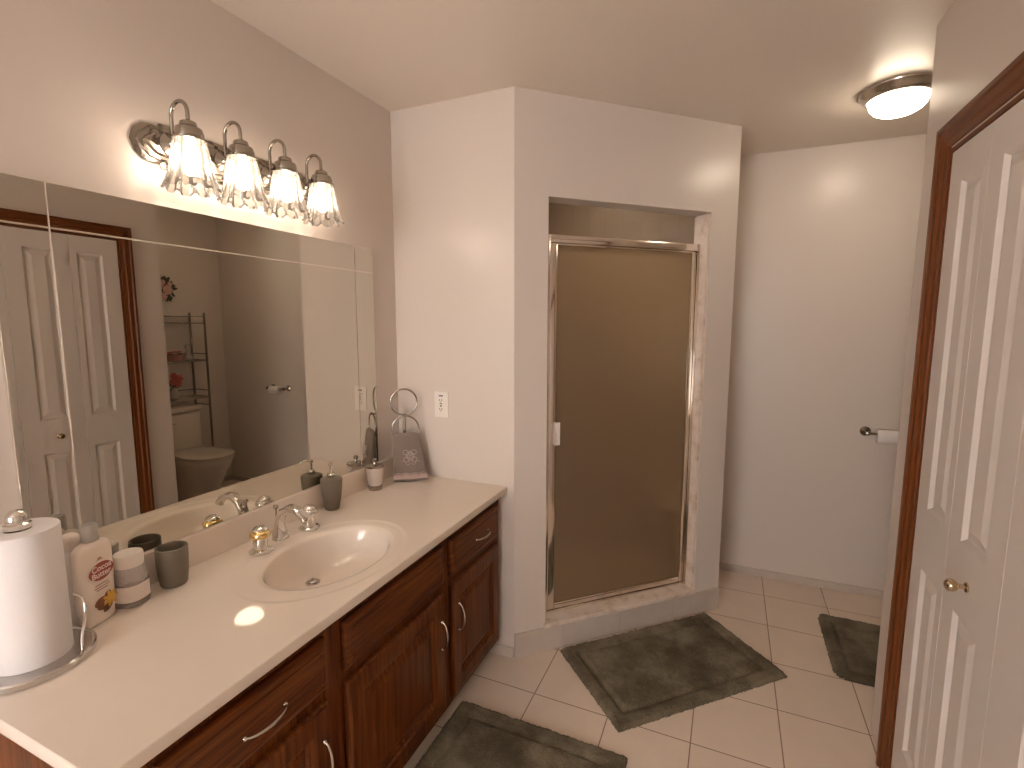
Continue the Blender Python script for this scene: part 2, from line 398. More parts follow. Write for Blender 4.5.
# closet door casing: mitred profile swept up, across, down
def casing():
    bm = new()
    prof = [(0, 0), (0, .020), (.012, .020), (.017, .014), (.038, .014), (.045, .008), (.063, .006), (.063, 0)]
    y0, y1, zt = 0.0, -1.222, 2.069
    rings = []
    for y, z in ((0, 0), (0, 1), (1, 1), (1, 0)):
        rings.append([Vector((W-t, (y0-w) if y == 0 else (y1+w), (zt-w) if z else 0)) for w, t in prof])
    loft(bm, rings)
    for f in bm.faces: f.material_index = 1 if all(v.co.z > 1.5 for v in f.verts) and abs(f.normal.x) >= 0 and max(v.co.y for v in f.verts)-min(v.co.y for v in f.verts) > .5 else 0
    return struct('trim_3', bm, [M['trimV'], M['trimH']])
casing()
bm = new(); box(bm, (W+.0005, yo1-.012, 0), (W+.109, yo1-.0005, zd)); box(bm, (W+.0005, yo0+.0005, 0), (W+.109, yo0+.012, zd)); box(bm, (W+.0005, yo0+.012, zd-.012), (W+.109, yo1-.012, zd-.0005))
struct('trim_4', bm, M['trimV'])
d1 = bpy.data.objects.new('door_1', None); C.objects.link(d1); d1.location = (W+.001, -.61, 0); WM['door_1'] = Matrix.Translation((W+.001, -.61, 0)); d1['kind'] = 'structure'
lb = [-.074, -.318, -.602, -.878, -1.146]
pans = [(-.283, -.155), (-.522, -.388), (-.85, -.735), (-1.075, -.945)]
for k in range(4):
    bm = new(); a, b = lb[k+1]+.0007, lb[k]-.0007
    paneled(bm, lambda u, v, w: Vector((W+.001+w, u, v)), a, b, .012, zd-.016, .034,
            [(pans[k][0], pans[k][1], .19, .786), (pans[k][0], pans[k][1], .968, 1.893)], [(.010, .010), (.016, .010), (.040, .002)], [(0, .0006), (.0006, 0)])
    lf = obj('door_leaf', bm, M['door'], d1)
    if k == 1:
        kb = new(); yk = -.450
        lathe(kb, (W+.0015, yk, .876), [(.0, 0), (.012, 0), (.012, .004), (.006, .007), (.005, .016), (.012, .022), (.0155, .030), (.014, .038), (.008, .043), (.0, .044)], 24, (-1,0,0))
        obj('door_knob', kb, M['knob'], lf, 40)

# ------------------------------------------------------------------ vanity cabinet
X0 = .525; XD = X0+.0005
vc = thing('vanity_cabinet', 'long reddish oak vanity cabinet under the cream countertop, with doors and drawers', 'cabinet', (.27, -.77, 0))
yl, yr = -1.530, -.004
bm = new()
box(bm, (.004, yl, .09), (X0-.02, yl+.018, .772)); box(bm, (.004, yr-.018, .09), (X0-.02, yr, .772)); box(bm, (.004, yl+.018, .09), (X0-.02, yr-.018, .108)); box(bm, (.004, yl+.018, .108), (.012, yr-.018, .772))
obj('carcass', bm, M['woodV'], vc)
bm = new()
stiles = [(yl, -1.455), (-1.046, -.985), (-.487, -.437), (-.033, yr)]
for a, b in stiles: box(bm, (X0-.0195, a, .075), (X0, b, .774))
rails = list(zip([s[1] for s in stiles], [s[0] for s in stiles[1:]]))
for a, b in rails:
    for z0, z1 in ((.075, .125), (.545, .60), (.722, .774)): box(bm, (X0-.0195, a, z0), (X0-.0005, b, z1))
obj('face_frame', bm, M['woodV'], vc)
bm = new(); box(bm, (.44, yl+.01, .0), (.455, yr, .0895)); box(bm, (.01, yl+.01, 0), (.44, yl+.025, .0895)); obj('toe_kick', bm, M['kick'], vc)
def pull(parent, y, z, vertical, name='handle'):
    bm = new(); h = .052
    pts = []; rr = []
    for i in range(17):
        t = -1+2*i/16; out = .003+.021*(1-t*t)**.6; d = h*t
        pts.append((XD+.019+out, y+(0 if vertical else d), z+(d if vertical else 0)))
        rr.append(.0026+.0022*(1-abs(t)))
    tube(bm, pts, rr, 10)
    for s in (-1, 1):
        p = Vector((XD+.0185, y+(0 if vertical else s*h), z+(s*h if vertical else 0)))
        lathe(bm, p, [(.0055, 0), (.0055, .002), (.004, .007), (.002, .008)], 12, (1,0,0))
    o = obj(name, bm, M['nickel'], parent, 50); o['label'] = 'curved satin metal pull'
def front(name, y0, y1, z0, z1, wood, paneldoor):
    bm = new(); f = lambda u, v, w: Vector((XD+.0185-w, u, v))
    if paneldoor:
        paneled(bm, f, y0, y1, z0, z1, .0185, [(y0+.058, y1-.058, z0+.058, z1-.058)], [(.005, .006), (.011, .008), (.016, .013), (.020, .013), (.048, .004)], [(0, .008), (.003, .003), (.010, 0)])
    else:
        paneled(bm, f, y0, y1, z0, z1, .0185, [(y0+.020, y1-.020, z0+.020, z1-.020)], [(.002, .0025), (.004, .0025), (.006, 0)], [(0, .009), (.003, .004), (.012, 0)])
    return obj(name, bm, wood, vc)
dz0, dz1, pz0, pz1 = .590, .728, .108, .556
dr = front('drawer', -.435, -.035, dz0, dz1, M['woodH'], False); pull(dr, -.20, .655, False)
front('drawer_front', -.982, -.490, dz0, dz1, M['woodH'], False)
dr = front('drawer', -1.452, -1.049, dz0, dz1, M['woodH'], False); pull(dr, -1.236, .650, False)
dd = front('door', -.435, -.035, pz0, pz1, M['woodV'], True); pull(dd, -.395, .412, True)
dd = front('door', -.982, -.490, pz0, pz1, M['woodV'], True); pull(dd, -.517, .408, True)
dd = front('door', -1.452, -1.049, pz0, pz1, M['woodV'], True); pull(dd, -1.075, .412, True)

# ------------------------------------------------------------------ countertop with basin
SX, SY, SA, SB = .322, -.797, .159, .2135
ct = thing('countertop', 'glossy cream cultured marble countertop with integral oval basin', 'countertop', (.28, -.77, zc-.025))
def counter():
    bm = new(); x0, x1, y0, y1 = .001, xc, yE, -.001
    n = 120; th = sorted([2*PI*i/n for i in range(n)] + [math.atan2(y-SY, x-SX) % (2*PI) for x in (x0, x1) for y in (y0, y1)])
    def rectp(t):
        dx, dy = math.cos(t), math.sin(t); k = 9
        if dx > 1e-9: k = min(k, (x1-SX)/dx)
        if dx < -1e-9: k = min(k, (x0-SX)/dx)
        if dy > 1e-9: k = min(k, (y1-SY)/dy)
        if dy < -1e-9: k = min(k, (y0-SY)/dy)
        return Vector((SX+dx*k, SY+dy*k, 0))
    def ell(t, a, b):  # same direction t
        dx, dy = math.cos(t), math.sin(t); k = 1/math.sqrt((dx/a)**2+(dy/b)**2); return Vector((SX+dx*k, SY+dy*k, 0))
    rp = [rectp(t) for t in th]
    def inset(p, d): return Vector((min(max(p.x, x0), x1-d), min(max(p.y, y0+d), y1), 0))
    rings = [[p+Vector((0,0,zc-.026)) for p in rp], [p+Vector((0,0,zc-.0025)) for p in rp], [inset(p, .0008)+Vector((0,0,zc-.001)) for p in rp], [inset(p, .0022)+Vector((0,0,zc)) for p in rp], [inset(p, .014)+Vector((0,0,zc)) for p in rp]]
    for a, b, dz in ((.221, .288, 0), (.215, .282, 0), (.211, .278, -.0012), (.206, .273, -.0024), (.200, .266, -.0028), (.175, .231, -.0034), (.168, .223, -.0050), (SA+.003, SB+.004, -.0085)):
        rings.append([ell(t, a, b)+Vector((0,-.014*max(0, min(1, (b-.22)/.035)),zc+dz)) for t in th])
    loft(bm, rings, False, False)
    o = obj('slab', bm, M['counter'], ct, 35)
    bm = new(); R = [(1.02, .0088), (1.0, .010), (.985, .016), (.97, .028), (.94, .05), (.88, .08), (.78, .105), (.64, .124), (.46, .135), (.28, .140), (.12, .143), (.06, .1435)]
    loft(bm, [[ell(t, SA*k, SB*k)+Vector((-.09*max(0,1-k)**1.5,0,zc-.006-(d-.006)*.82)) for t in th] for k, d in R] , False, True)
    obj('basin', bm, M['counter'], ct, 60)
counter()
bm = new(); lathe(bm, (SX-.082, SY, zc-.1182), [(.0, .003), (.012, .003), (.0205, .0035), (.0225, .002), (.0225, -.003)], 28); lathe(bm, (SX-.082, SY, zc-.1148), [(.013, 0), (.014, .002), (.012, .005), (.004, .007), (.004, .012), (0, .013)], 20)
o = obj('drain', bm, M['steel'], ct, 40); o['label'] = 'round metal drain'
bm = new(); box(bm, (.0008, yE, zc+.0002), (.018, -.001, zb), .002); o = obj('backsplash', bm, M['counter'], ct)

# ------------------------------------------------------------------ mirror
def mirror():
    y0, y1, z0, z1 = -1.387, -.168, zb+.0015, 1.822
    gy, gz, hw = [-1.284, -.280], [1.722], .0019
    x = .0062
    bm = new()
    ys = [y0, y0+.0012] + [g+d for g in gy for d in (-hw, 0, hw)] + [y1-.0012, y1]
    zs = [z0] + [g+d for g in gz for d in (-hw, 0, hw)] + [z1-.001, z1]
    def dep2(y, z):
        e = 0
        if min(abs(y-g) for g in gy) < 1e-6 or min(abs(z-g) for g in gz) < 1e-6: e = .0014
        if y in (y0, y1) or z == z1: e = .0006
        return e
    def dep(y, z):
        return .0105-dep2(y, z)+.0032*(z-1.357)      # hung a hair out of plumb
    V = [[bm.verts.new((dep(y, z), y, z)) for z in zs] for y in ys]
    for i in range(len(ys)-1):
        for j in range(len(zs)-1):
            f = bm.faces.new([V[i][j], V[i+1][j], V[i+1][j+1], V[i][j+1]])
            if len({dep2(ys[a], zs[b]) for a in (i, i+1) for b in (j, j+1)}) > 1: f.material_index = 1
    back = [bm.verts.new((.0006, y, z)) for y, z in ((y0, z0), (y1, z0), (y1, z1), (y0, z1))]
    bm.faces.new(back)
    bd = [[V[i][0] for i in range(len(ys))], [V[-1][j] for j in range(len(zs))], [V[i][-1] for i in range(len(ys)-1, -1, -1)], [V[0][j] for j in range(len(zs)-1, -1, -1)]]
    for k in range(4): 
        f = bm.faces.new(bd[k] + [back[(k+1)%4], back[k]]); f.material_index = 1
    o = obj('wall_mirror', bm, [M['mirror'], M['mirroredge']], None, None, (0, (y0+y1)/2, z0))
    tag(o, 'large frameless mirror with grooved border above the vanity backsplash', 'mirror')
mirror()

# ------------------------------------------------------------------ vanity light
vl = thing('vanity_light', 'polished four-lamp bath bar with ruffled glass bell shades above the mirror', 'wall light', (0, -.775, 1.92))
PY, PZ = -.775, 1.980
def plate():
    bm = new(); rings = []
    def outline(k, x):
        hl, hh = .318-k, .058-k; p = []
        side = [(hl-.075, hh), (hl-.070, hh-.010), (hl-.055, hh-.008), (hl-.030, hh-.012), (hl-.010, hh-.028), (hl, 0)]
        side = side[:-1] + [(hl, 0)] + [(a, -b) for a, b in side[:-1][::-1]]
        for a, b in side: p.append((x, PY+a, PZ+b))
        for a, b in side[::-1]: p.append((x, PY-a, PZ+b))
        return [Vector(q) for q in p]
    for k, x in ((0, .001), (0, .006), (.008, .010), (.009, .010), (.012, .016), (.018, .018), (.020, .018), (.024, .025), (.030, .027)): rings.append(outline(k, x))
    loft(bm, rings)
    obj('back_plate', bm, M['lampmetal'], vl, 25)
plate()
lamp_y = [-1.005, -.851, -.694, -.540]
def shade_bm(c):
    bm = new(); n = 96; zt = c.z; rings = []
    prof = [(.034, 0), (.039, -.004), (.042, -.018), (.0445, -.038), (.048, -.065), (.053, -.088), (.059, -.106), (.064, -.118), (.067, -.125)]
    for j, (r, dz) in enumerate(prof):
        t = min(1, -dz/.125); ring = []
        for i in range(n):
            a = 2*PI*i/n
            fl = .0016*math.sin(24*a)*min(1, t*3) + (t**3)*.0035*math.cos(9*a) + (t**6)*.002*math.cos(18*a)
            z = zt+dz + (t**6)*(.0045*math.cos(9*a+PI)+.003*math.cos(18*a))
            ring.append(Vector((c.x+(r+fl)*math.cos(a), c.y+(r+fl)*math.sin(a), z)))
        rings.append(ring)
    loft(bm, rings, False, False)
    for k, f in enumerate(bm.faces):
        j, i = divmod(k, n)
        if j > 0 and (i + (j//2)) % 8 < (2 if j < 7 else 4): f.material_index = 1
    return bm
for y in lamp_y:
    bm = new(); lathe(bm, (.027, y, 1.984), [(.030, 0), (.030, .003), (.022, .008), (.012, .014), (.010, .022)], 24, (1,0,0))
    pts = smooth_path([(.030, y, 1.984), (.034, y, 1.985), (.0375, y, 1.995), (.038, y, 2.03), (.038, y, 2.053)], 6)[:-1] + arc((.071, y, 2.055), .033, PI, 0, 14, (1,0,0), (0,0,1)) + [Vector((.104, y, 2.045)), Vector((.104, y, 2.03))]
    tube(bm, pts, .0052, 12); obj('arm', bm, M['lampmetal'], vl, 45)
    bm = new(); lathe(bm, (.104, y, 2.034), [(.004, .002), (.012, 0), (.019, -.004), (.022, -.015), (.031, -.020), (.035, -.032), (.035, -.042), (.041, -.045), (.041, -.051), (.020, -.051)], 32)
    obj('socket_cap', bm, M['lampmetal'], vl, 35)
    o = obj('shade', shade_bm(Vector((.104, y, 1.984))), [M['shade'], M['rib']], vl, 60); o['label'] = 'ruffled bell shade of pressed clear glass'
    bm = new(); lathe(bm, (.104, y, 1.984), [(.004, 0), (.010, -.004), (.011, -.018), (.014, -.030), (.0195, -.046), (.0215, -.062), (.0195, -.076), (.012, -.086), (.003, -.089)], 24)
    o = obj('bulb', bm, M['bulb'], vl, 60); o['label'] = 'lit warm bulb'

# ------------------------------------------------------------------ ceiling light
LX, LY = 2.003, .643
cl = thing('ceiling_light', 'round flush ceiling light with brushed rim and lit glass dome', 'ceiling light', (LX, LY, H))
bm = new(); lathe(bm, (LX, LY, H-.0005), [(.128, 0), (.136, 0), (.138, -.003), (.137, -.007), (.131, -.011), (.124, -.026), (.113, -.036), (.106, -.038), (.101, -.034), (.101, -.002)], 64); obj('rim', bm, M['nickel'], cl, 40)
bm = new(); lathe(bm, (LX, LY, H-.034), [(.1005, .002), (.1005, -.012), (.095, -.029), (.082, -.044), (.063, -.055), (.040, -.062), (.018, -.065), (.002, -.0655)], 48); obj('dome', bm, M['dome'], cl, 60)

# ------------------------------------------------------------------ shower door
sd = thing('shower_door', 'framed bronze obscure glass shower door with bright metal edges', 'shower door', tuple(dw(.585, -.083, .136)))
zt0 = .1362
fo = lambda s, o, z: dw(s, o, z)
bm = new()
fbox(bm, fo, (s0+.0015, s0+.036), (-.108, -.058), (zt0, 1.893), .003)
fbox(bm, fo, (.985, s1-.0115), (-.108, -.058), (zt0, 1.893), .003)
fbox(bm, fo, (.990-.006, .990), (-.058, -.050), (zt0, 1.893), .002)
fbox(bm, fo, (s0+.036, .985), (-.108, -.056), (1.859, 1.893), .005)
fbox(bm, fo, (s0+.036, .985), (-.104, -.062), (zt0, zt0+.010), .002)
obj('frame', bm, M['alu'], sd, 30)
bm = new()
a0, a1, b0, b1 = .192, .981, .150, 1.858
fbox(bm, fo, (a0, .228), (-.096, -.066), (b0, b1), .004); fbox(bm, fo, (.955, a1), (-.096, -.066), (b0, b1), .004)
fbox(bm, fo, (.228, .955), (-.096, -.066), (b0, .180), .004); fbox(bm, fo, (.228, .955), (-.096, -.066), (1.850, b1), .002)
obj('door_frame', bm, M['alu'], sd, 30)
bm = new(); fbox(bm, fo, (.226, .957), (-.084, -.078), (.178, 1.852)); o = obj('pane', bm, M['obscure'], sd); o['label'] = 'bronze pebbled glass'
bm = new()
fbox(bm, fo, (.214, .226), (-.067, -.040), (.957, 1.062), .003); fbox(bm, fo, (.226, .240), (-.050, -.041), (.957, 1.062), .003)
o = obj('handle', bm, M['white'], sd, 40); o['label'] = 'pale upright grip'
SLx, SLy = .72, .80  # unseen lamp added so the stall and its glass look brighter
sl = thing('added_shower_light', 'small unseen round light added in the shower ceiling to brighten the stall', 'ceiling light', (SLx, SLy, H))
bm = new(); lathe(bm, (SLx, SLy, H-.0005), [(.070, 0), (.085, 0), (.085, -.004), (.078, -.008), (.066, -.006)], 40, cap=False); obj('trim_ring', bm, M['white'], sl, 40)
bm = new(); lathe(bm, (SLx, SLy, H-.001), [(.0655, 0), (.0655, -.004), (.001, -.0045)], 32); obj('lens', bm, M['added_lens'], sl, 40)
# soap ledge inside the stall, in the far right corner
bm = new()
cx_, cy_ = e1.x-.0125, yT-.016
pts = [(cx_, cy_)] + [(cx_-.35*math.cos(t), cy_-.40*math.sin(t)) for t in [PI/2*i/14 for i in range(15)]]
prism(bm, pts, .44, .485); o = obj('corner_seat', bm, M['marble'], None, None, (cx_-.1, cy_-.1, .44)); tag(o, 'pale corner ledge dimly seen through the bronze shower glass', 'shower seat')

# ------------------------------------------------------------------ outlet
ol = thing('wall_outlet', 'white outlet plate on the wall right of the towel stand', 'outlet', (.241, 0, 1.142))
bm = new(); box(bm, (.205, -.006, 1.082), (.277, -.0005, 1.201), .002); obj('cover_plate', bm, M['white'], ol)
bm = new(); box(bm, (.226, -.0085, 1.108), (.256, -.0062, 1.176), .001); obj('receptacle', bm, M['white'], ol)
bm = new()
for z in (1.163, 1.122):
    for x in (.2345, .2455): box(bm, (x-.0014, -.0092, z-.0048), (x+.0014, -.0087, z+.0048))
    lathe(bm, (.240, -.0087, z-.0085 if z < 1.14 else z-.009), [(.0022, 0), (.0022, .0005)], 12, (0,-1,0))
box(bm, (.231, -.0098, 1.180), (.251, -.0062, 1.185)); box(bm, (.2345, -.0095, 1.1445), (.2475, -.0087, 1.1485)); box(bm, (.2365, -.0095, 1.133), (.2455, -.0087, 1.139))
obj('slot', bm, M['dark'], ol)

# ------------------------------------------------------------------ faucet
fa = thing('faucet', 'chrome widespread faucet with arched spout and two capped knobs behind the basin', 'faucet', (.10, -.782, zc))
def spout():
    bm = new(); y = -.784
    ctrl = [(.094, zc+.0002, .026, .022), (.094, zc+.016, .0235, .020), (.092, zc+.040, .018, .014), (.097, zc+.070, .016, .012), (.113, zc+.096, .016, .0115), (.140, zc+.111, .0165, .011), (.170, zc+.110, .017, .010), (.196, zc+.097, .017, .0095), (.212, zc+.080, .0165, .009)]
    P = [Vector((a, y, b)) for a, b, _, _ in ctrl]; rings = []
    for i, (a, b, hw, hh) in enumerate(ctrl):
        d = (P[min(i+1, len(P)-1)]-P[max(i-1, 0)]).normalized(); 
        if i < 2: d = Vector((0,0,1))
        s = Vector((0,1,0)); u = s.cross(d).normalized()
        e = 3.2
        ring = []
        for k in range(28):
            t = 2*PI*k/28; c, q = math.cos(t), math.sin(t)
            ring.append(P[i] + s*(hw*math.copysign(abs(c)**(2/e), c)) + u*(hh*math.copysign(abs(q)**(2/e), q)))
        rings.append(ring)
    loft(bm, rings); lathe(bm, (.208, y, zc+.081), [(.009, 0), (.009, -.010), (.007, -.011)], 16)
    obj('spout', bm, M['chrome'], fa, 50)
spout()
bm = new(); tube(bm, [(.079, -.784, zc+.060), (.079, -.784, zc+.100)], .0028, 10); lathe(bm, (.079, -.784, zc+.098), [(.003, 0), (.0075, .003), (.0085, .008), (.006, .013), (.001, .015)], 16); o = obj('lift_rod', bm, M['bronze'], fa, 50); o['label'] = 'thin lift rod with small round knob'
for y in (-.880, -.682):
    c = (.117, y, zc+.0002)
    bm = new(); lathe(bm, c, [(.036, 0), (.036, .003), (.031, .008), (.024, .012), (.021, .013)], 10); lathe(bm, c, [(.0215, .012), (.0215, .030), (.0195, .046)], 28); k_ = obj('handle', bm, M['chrome'], fa, 25); k_['label'] = 'chrome valve with flared base and capped grip'
    bm = new(); lathe(bm, c, [(.018, .0462), (.028, .048), (.031, .054), (.0295, .061), (.0255, .067), (.022, .069)], 28); obj('grip', bm, M['brass'] if y < -.8 else M['chrome'], k_, 40)
    bm = new(); lathe(bm, c, [(.0215, .0692), (.023, .072), (.019, .078), (.010, .082), (.001, .083)], 28); obj('cap', bm, M['chrome'], k_, 40)

# ------------------------------------------------------------------ soap pump, candle jar, tumbler
z0 = zc+.0003
sp_ = thing('soap_dispenser', 'dark grey tapered soap pump between basin and candle jar', 'soap dispenser', (.059, -.511, z0))
bm = new(); lathe(bm, (.059, -.511, z0), [(.022, 0), (.0255, .001), (.027, .006), (.034, .048), (.0385, .086), (.0405, .115), (.0395, .121), (.034, .124), (.015, .126)], 40); obj('body', bm, M['grey'], sp_, 40)
bm = new(); lathe(bm, (.059, -.511, z0+.009), [(.014, .1175), (.0155, .119), (.0155, .130), (.011, .134), (.005, .136), (.0045, .160), (.008, .162), (.0085, .172), (.003, .174)], 24)
tube(bm, smooth_path([(.059, -.511, z0+.009+.169), (.071, -.521, z0+.009+.171), (.083, -.532, z0+.009+.167), (.0875, -.536, z0+.009+.160)], 5), .0035, 10); obj('pump', bm, M['chrome'], sp_, 45)
cj = thing('candle_jar', 'small frosted glass candle jar with metal lid and foot by the towel stand', 'candle', (.060, -.258, z0))
bm = new(); lathe(bm, (.060, -.258, z0), [(.0285, 0), (.030, .002), (.030, .020), (.0285, .021)], 36); obj('foot', bm, M['lampmetal'], cj, 40)
bm = new(); lathe(bm, (.060, -.258, z0), [(.028, .0212), (.030, .024), (.034, .05), (.0365, .08), (.038, .098), (.036, .099)], 36); obj('cup', bm, M['frost'], cj, 40)
bm = new(); lathe(bm, (.060, -.258, z0), [(.035, .0992), (.0395, .0995), (.0395, .103), (.036, .106), (.018, .110), (.007, .112), (.005, .120), (.009, .123), (.0105, .130), (.007, .136), (.001, .138)], 36); obj('lid', bm, M['lampmetal'], cj, 40)
bm = new(); c = (.067, -1.115, z0)
lathe(bm, c, [(.027, 0), (.030, .001), (.0325, .006), (.0365, .040), (.0382, .075), (.0382, .102), (.0374, .1065), (.0345, .108), (.0322, .106), (.0312, .098), (.0305, .070), (.0285, .035), (.022, .010), (.001, .009)], 48)
o = obj('tumbler', bm, M['grey'], None, 40, c); tag(o, 'plain dark grey bathroom tumbler left of the faucet', 'cup')

# ------------------------------------------------------------------ lidded jar
jc = (.062, -1.217, z0)
jr = thing('cosmetic_jar', 'clear squat jar with white lid and diamond-textured grey collar beside the tumbler', 'jar', jc)
def sq(c, r, z, e=2.6, n=40):
    R = []
    for i in range(n):
        t = 2*PI*i/n + .5; a, b = math.cos(2*PI*i/n), math.sin(2*PI*i/n)
        p = Vector((r*math.copysign(abs(a)**(2/e), a), r*math.copysign(abs(b)**(2/e), b), 0))
        p.rotate(Matrix.Rotation(.35, 3, 'Z')); R.append(Vector(c)+p+Vector((0,0,z)))
    return R
bm = new(); loft(bm, [sq(jc, r, z) for r, z in ((.032, 0), (.0355, .002), (.037, .008), (.037, .040), (.0355, .062), (.033, .068))]); obj('body', bm, M['jarglass'], jr, 40)
bm = new(); loft(bm, [sq(jc, r, z, 2.1) for r, z in ((.0353, .060), (.0352, .068), (.032, .094), (.0302, .101))]); obj('collar', bm, M['jarband'], jr, 40)
bm = new(); loft(bm, [sq(jc, r, z, 2.0) for r, z in ((.030, .1012), (.0315, .102), (.0315, .130), (.030, .133), (.001, .1335))]); obj('lid', bm, M['white'], jr, 40)
bm = new(); R0 = [sq(jc, r, z) for r, z in ((.0373, .017), (.0373, .058))]
V0 = [[bm.verts.new(p) for p in r] for r in R0]
for i in range(40):
    if i in range(0, 3) or i in range(26, 40): bm.faces.new([V0[0][i], V0[0][(i+1)%40], V0[1][(i+1)%40], V0[1][i]])
o = obj('paper_label', bm, M['labelwhite'], jr, 60); o['label'] = 'plain white wrap label'

# ------------------------------------------------------------------ lotion bottle
nrm = Vector((.94, .34, 0)).normalized(); tng = Vector((-nrm.y, nrm.x, 0))
lc = Vector((.076, -1.300, z0))
lt = thing('lotion_bottle', 'cream flat lotion bottle with silver cap and red oval cocoa butter label', 'lotion bottle', tuple(lc))
def bl(u, v, w): return lc + tng*u + nrm*w + Vector((0,0,v))
def oval(hw, ht, z, e=2.8, n=40):
    R = []
    for i in range(n):
        a, b = math.cos(2*PI*i/n), math.sin(2*PI*i/n)
        R.append(bl(hw*math.copysign(abs(a)**(2/e), a), z, ht*math.copysign(abs(b)**(2/e), b)))
    return R
bm = new(); loft(bm, [oval(q[0], q[1]*.86, q[2]) for q in ((.035, .016, 0), (.0385, .019, .002), (.040, .0205, .008), (.044, .0215, .06), (.047, .022, .12), (.047, .022, .164), (.0465, .0218, .176), (.0435, .021, .187), (.034, .019, .195), (.020, .016, .199), (.0125, .0125, .203))])
obj('body', bm, M['cream'], lt, 50)
bm = new(); loft(bm, [oval(*q, 2.2) for q in ((.0165, .0155, .2015), (.0175, .0165, .203), (.0165, .0155, .238), (.014, .0135, .241))]); obj('cap', bm, M['silver'], lt, 40)
wf = lambda u: .0224
def flat(bm, pts, w0):
    vs = [bm.verts.new(bl(u, v, w0)) for u, v in pts]; v2 = [bm.verts.new(bl(u, v, w0+.0004)) for u, v in pts]; n = len(pts)
    bm.faces.new(v2); bm.faces.new(vs[::-1])
    for i in range(n): bm.faces.new([vs[i], vs[(i+1)%n], v2[(i+1)%n], v2[i]])
bm = new(); pts = []
for i in range(40):
    t = 2*PI*i/40; pts.append((.033*math.copysign(abs(math.cos(t))**.9, math.cos(t))+.002, .127+.0215*math.sin(t)*(1-.25*abs(math.cos(t))**2)))
flat(bm, pts, .0192); rl = obj('label_oval', bm, M['red'], lt); rl['label'] = 'dark red oval with white lettering'
for txt, u, v, s in (('Cocoa', .003, .1352, .0195), ('Butter', .001, .1195, .0195)):
    obj('lettering', text_bm(txt, s, lambda a, b, c: bl(a+u, b+v, .0198+c*.5)), M['labelwhite'], rl)
for v, w in ((.096, .034), (.0895, .040), (.0835, .030)):
    bm = new(); flat(bm, [(-w/2, v-.0012), (w/2, v-.0012), (w/2, v+.0012), (-w/2, v+.0012)], .0192); obj('printed_line', bm, M['ink'], lt)
bm = new(); pt = [(.006*math.cos(PI*i/11), .156+.006*math.sin(PI*i/11)) for i in range(12)]
flat(bm, [(.010, .1545), (.010, .1555)]+pt+[(-.010, .1555), (-.010, .1545)], .0190); obj('printed_crest', bm, M['ink'], lt)
def blob(bm, u, v, a, b, rot, w): flat(bm, [(u+a*math.cos(t)*math.cos(rot)-b*math.sin(t)*math.sin(rot), v+a*math.cos(t)*math.sin(rot)+b*math.sin(t)*math.cos(rot)) for t in [2*PI*i/20 for i in range(20)]], w)
bm = new()
for q in ((-.014, .060, .016, .009, .3), (-.010, .046, .014, .008, -.2), (.004, .038, .014, .008, .5), (.006, .066, .012, .009, 1.0)): blob(bm, q[0]+.006, q[1]-.006, *q[2:], .0191)
pic = obj('cocoa_picture', bm, M['brown'], lt)
bm = new()
for k in range(7):
    a = 2*PI*k/7; blob(bm, .018+.011*math.cos(a), .050+.011*math.sin(a), .010, .0042, a, .0197)
obj('printed_flower', bm, M['gold'], pic)

# second bottle behind the towels
oc = Vector((.040, -1.323, z0))
wb = thing('pump_bottle', 'white rounded bottle tucked between paper towels, lotion bottle and mirror', 'bottle', tuple(oc))
bm = new(); lathe(bm, oc, [(.017, 0), (.019, .003), (.019, .02), (.019, .160), (.018, .175), (.015, .182)], 32); obj('body', bm, M['white'], wb, 40)
bm = new(); lathe(bm, oc, [(.015, .1822), (.020, .184), (.0205, .206), (.018, .215), (.012, .220), (.002, .222)], 32); obj('cap', bm, M['cream'], wb, 40)

# ------------------------------------------------------------------ paper towel holder and roll
pc = Vector((.1185, -1.4385, z0))
ph = thing('paper_towel_holder', 'round brushed steel paper towel holder with capped post on the counter end', 'paper towel holder', tuple(pc))
bm = new(); lathe(bm, pc, [(.098, 0), (.103, .001), (.103, .012), (.1005, .0155), (.095, .016), (.093, .013), (.02, .0125)], 72); obj('base', bm, M['steel'], ph, 30)
bm = new(); lathe(bm, pc, [(.006, .0126), (.006, .292)], 16); lathe(bm, pc, [(.019, .2925), (.022, .294), (.022, .303), (.018, .306), (.019, .312), (.017, .322), (.011, .330), (.001, .333)], 32); obj('post', bm, M['chrome'], ph, 40)
bm = new()
a = Vector((.062, .082, 0)); p0 = pc+a
up = Vector((0,0,1)); inn = Vector((-.45, .25, 0))
q0 = pc+Vector((.072, .052, .0127)); 
tube(bm, smooth_path([q0, q0+Vector((.000,.002,.03)), q0+Vector((.004,.008,.065)), q0+Vector((.002,.012,.092)), q0+Vector((-.010,.014,.107)), q0+Vector((-.026,.016,.110)), q0+Vector((-.045,.016,.108))], 6), .0028, 10); obj('tension_arm', bm, M['chrome'], ph, 50)
rc = pc+Vector((0,0,.0130))
bm = new(); 
prof = [(.0215, 0), (.0635, 0), (.0645, .002), (.0645, .276), (.0635, .278), (.0215, .278)]
seg = 64; loft(bm, [[rc+Vector((r*math.cos(2*PI*i/seg), r*math.sin(2*PI*i/seg), h)) for i in range(seg)] for r, h in prof], closed=True)
pr_ = thing('paper_towel_roll', 'thick white paper towel roll standing on the steel holder', 'paper towel roll', tuple(rc))
obj('paper', bm, M['paper'], pr_, 40)
bm = new(); loft(bm, [[rc+Vector((r*math.cos(2*PI*i/32), r*math.sin(2*PI*i/32), h)) for i in range(32)] for r, h in [(.019, .0005), (.0213, .0005), (.0213, .2775), (.019, .2775)]], closed=True); obj('core', bm, M['cardboard'], pr_, 40)

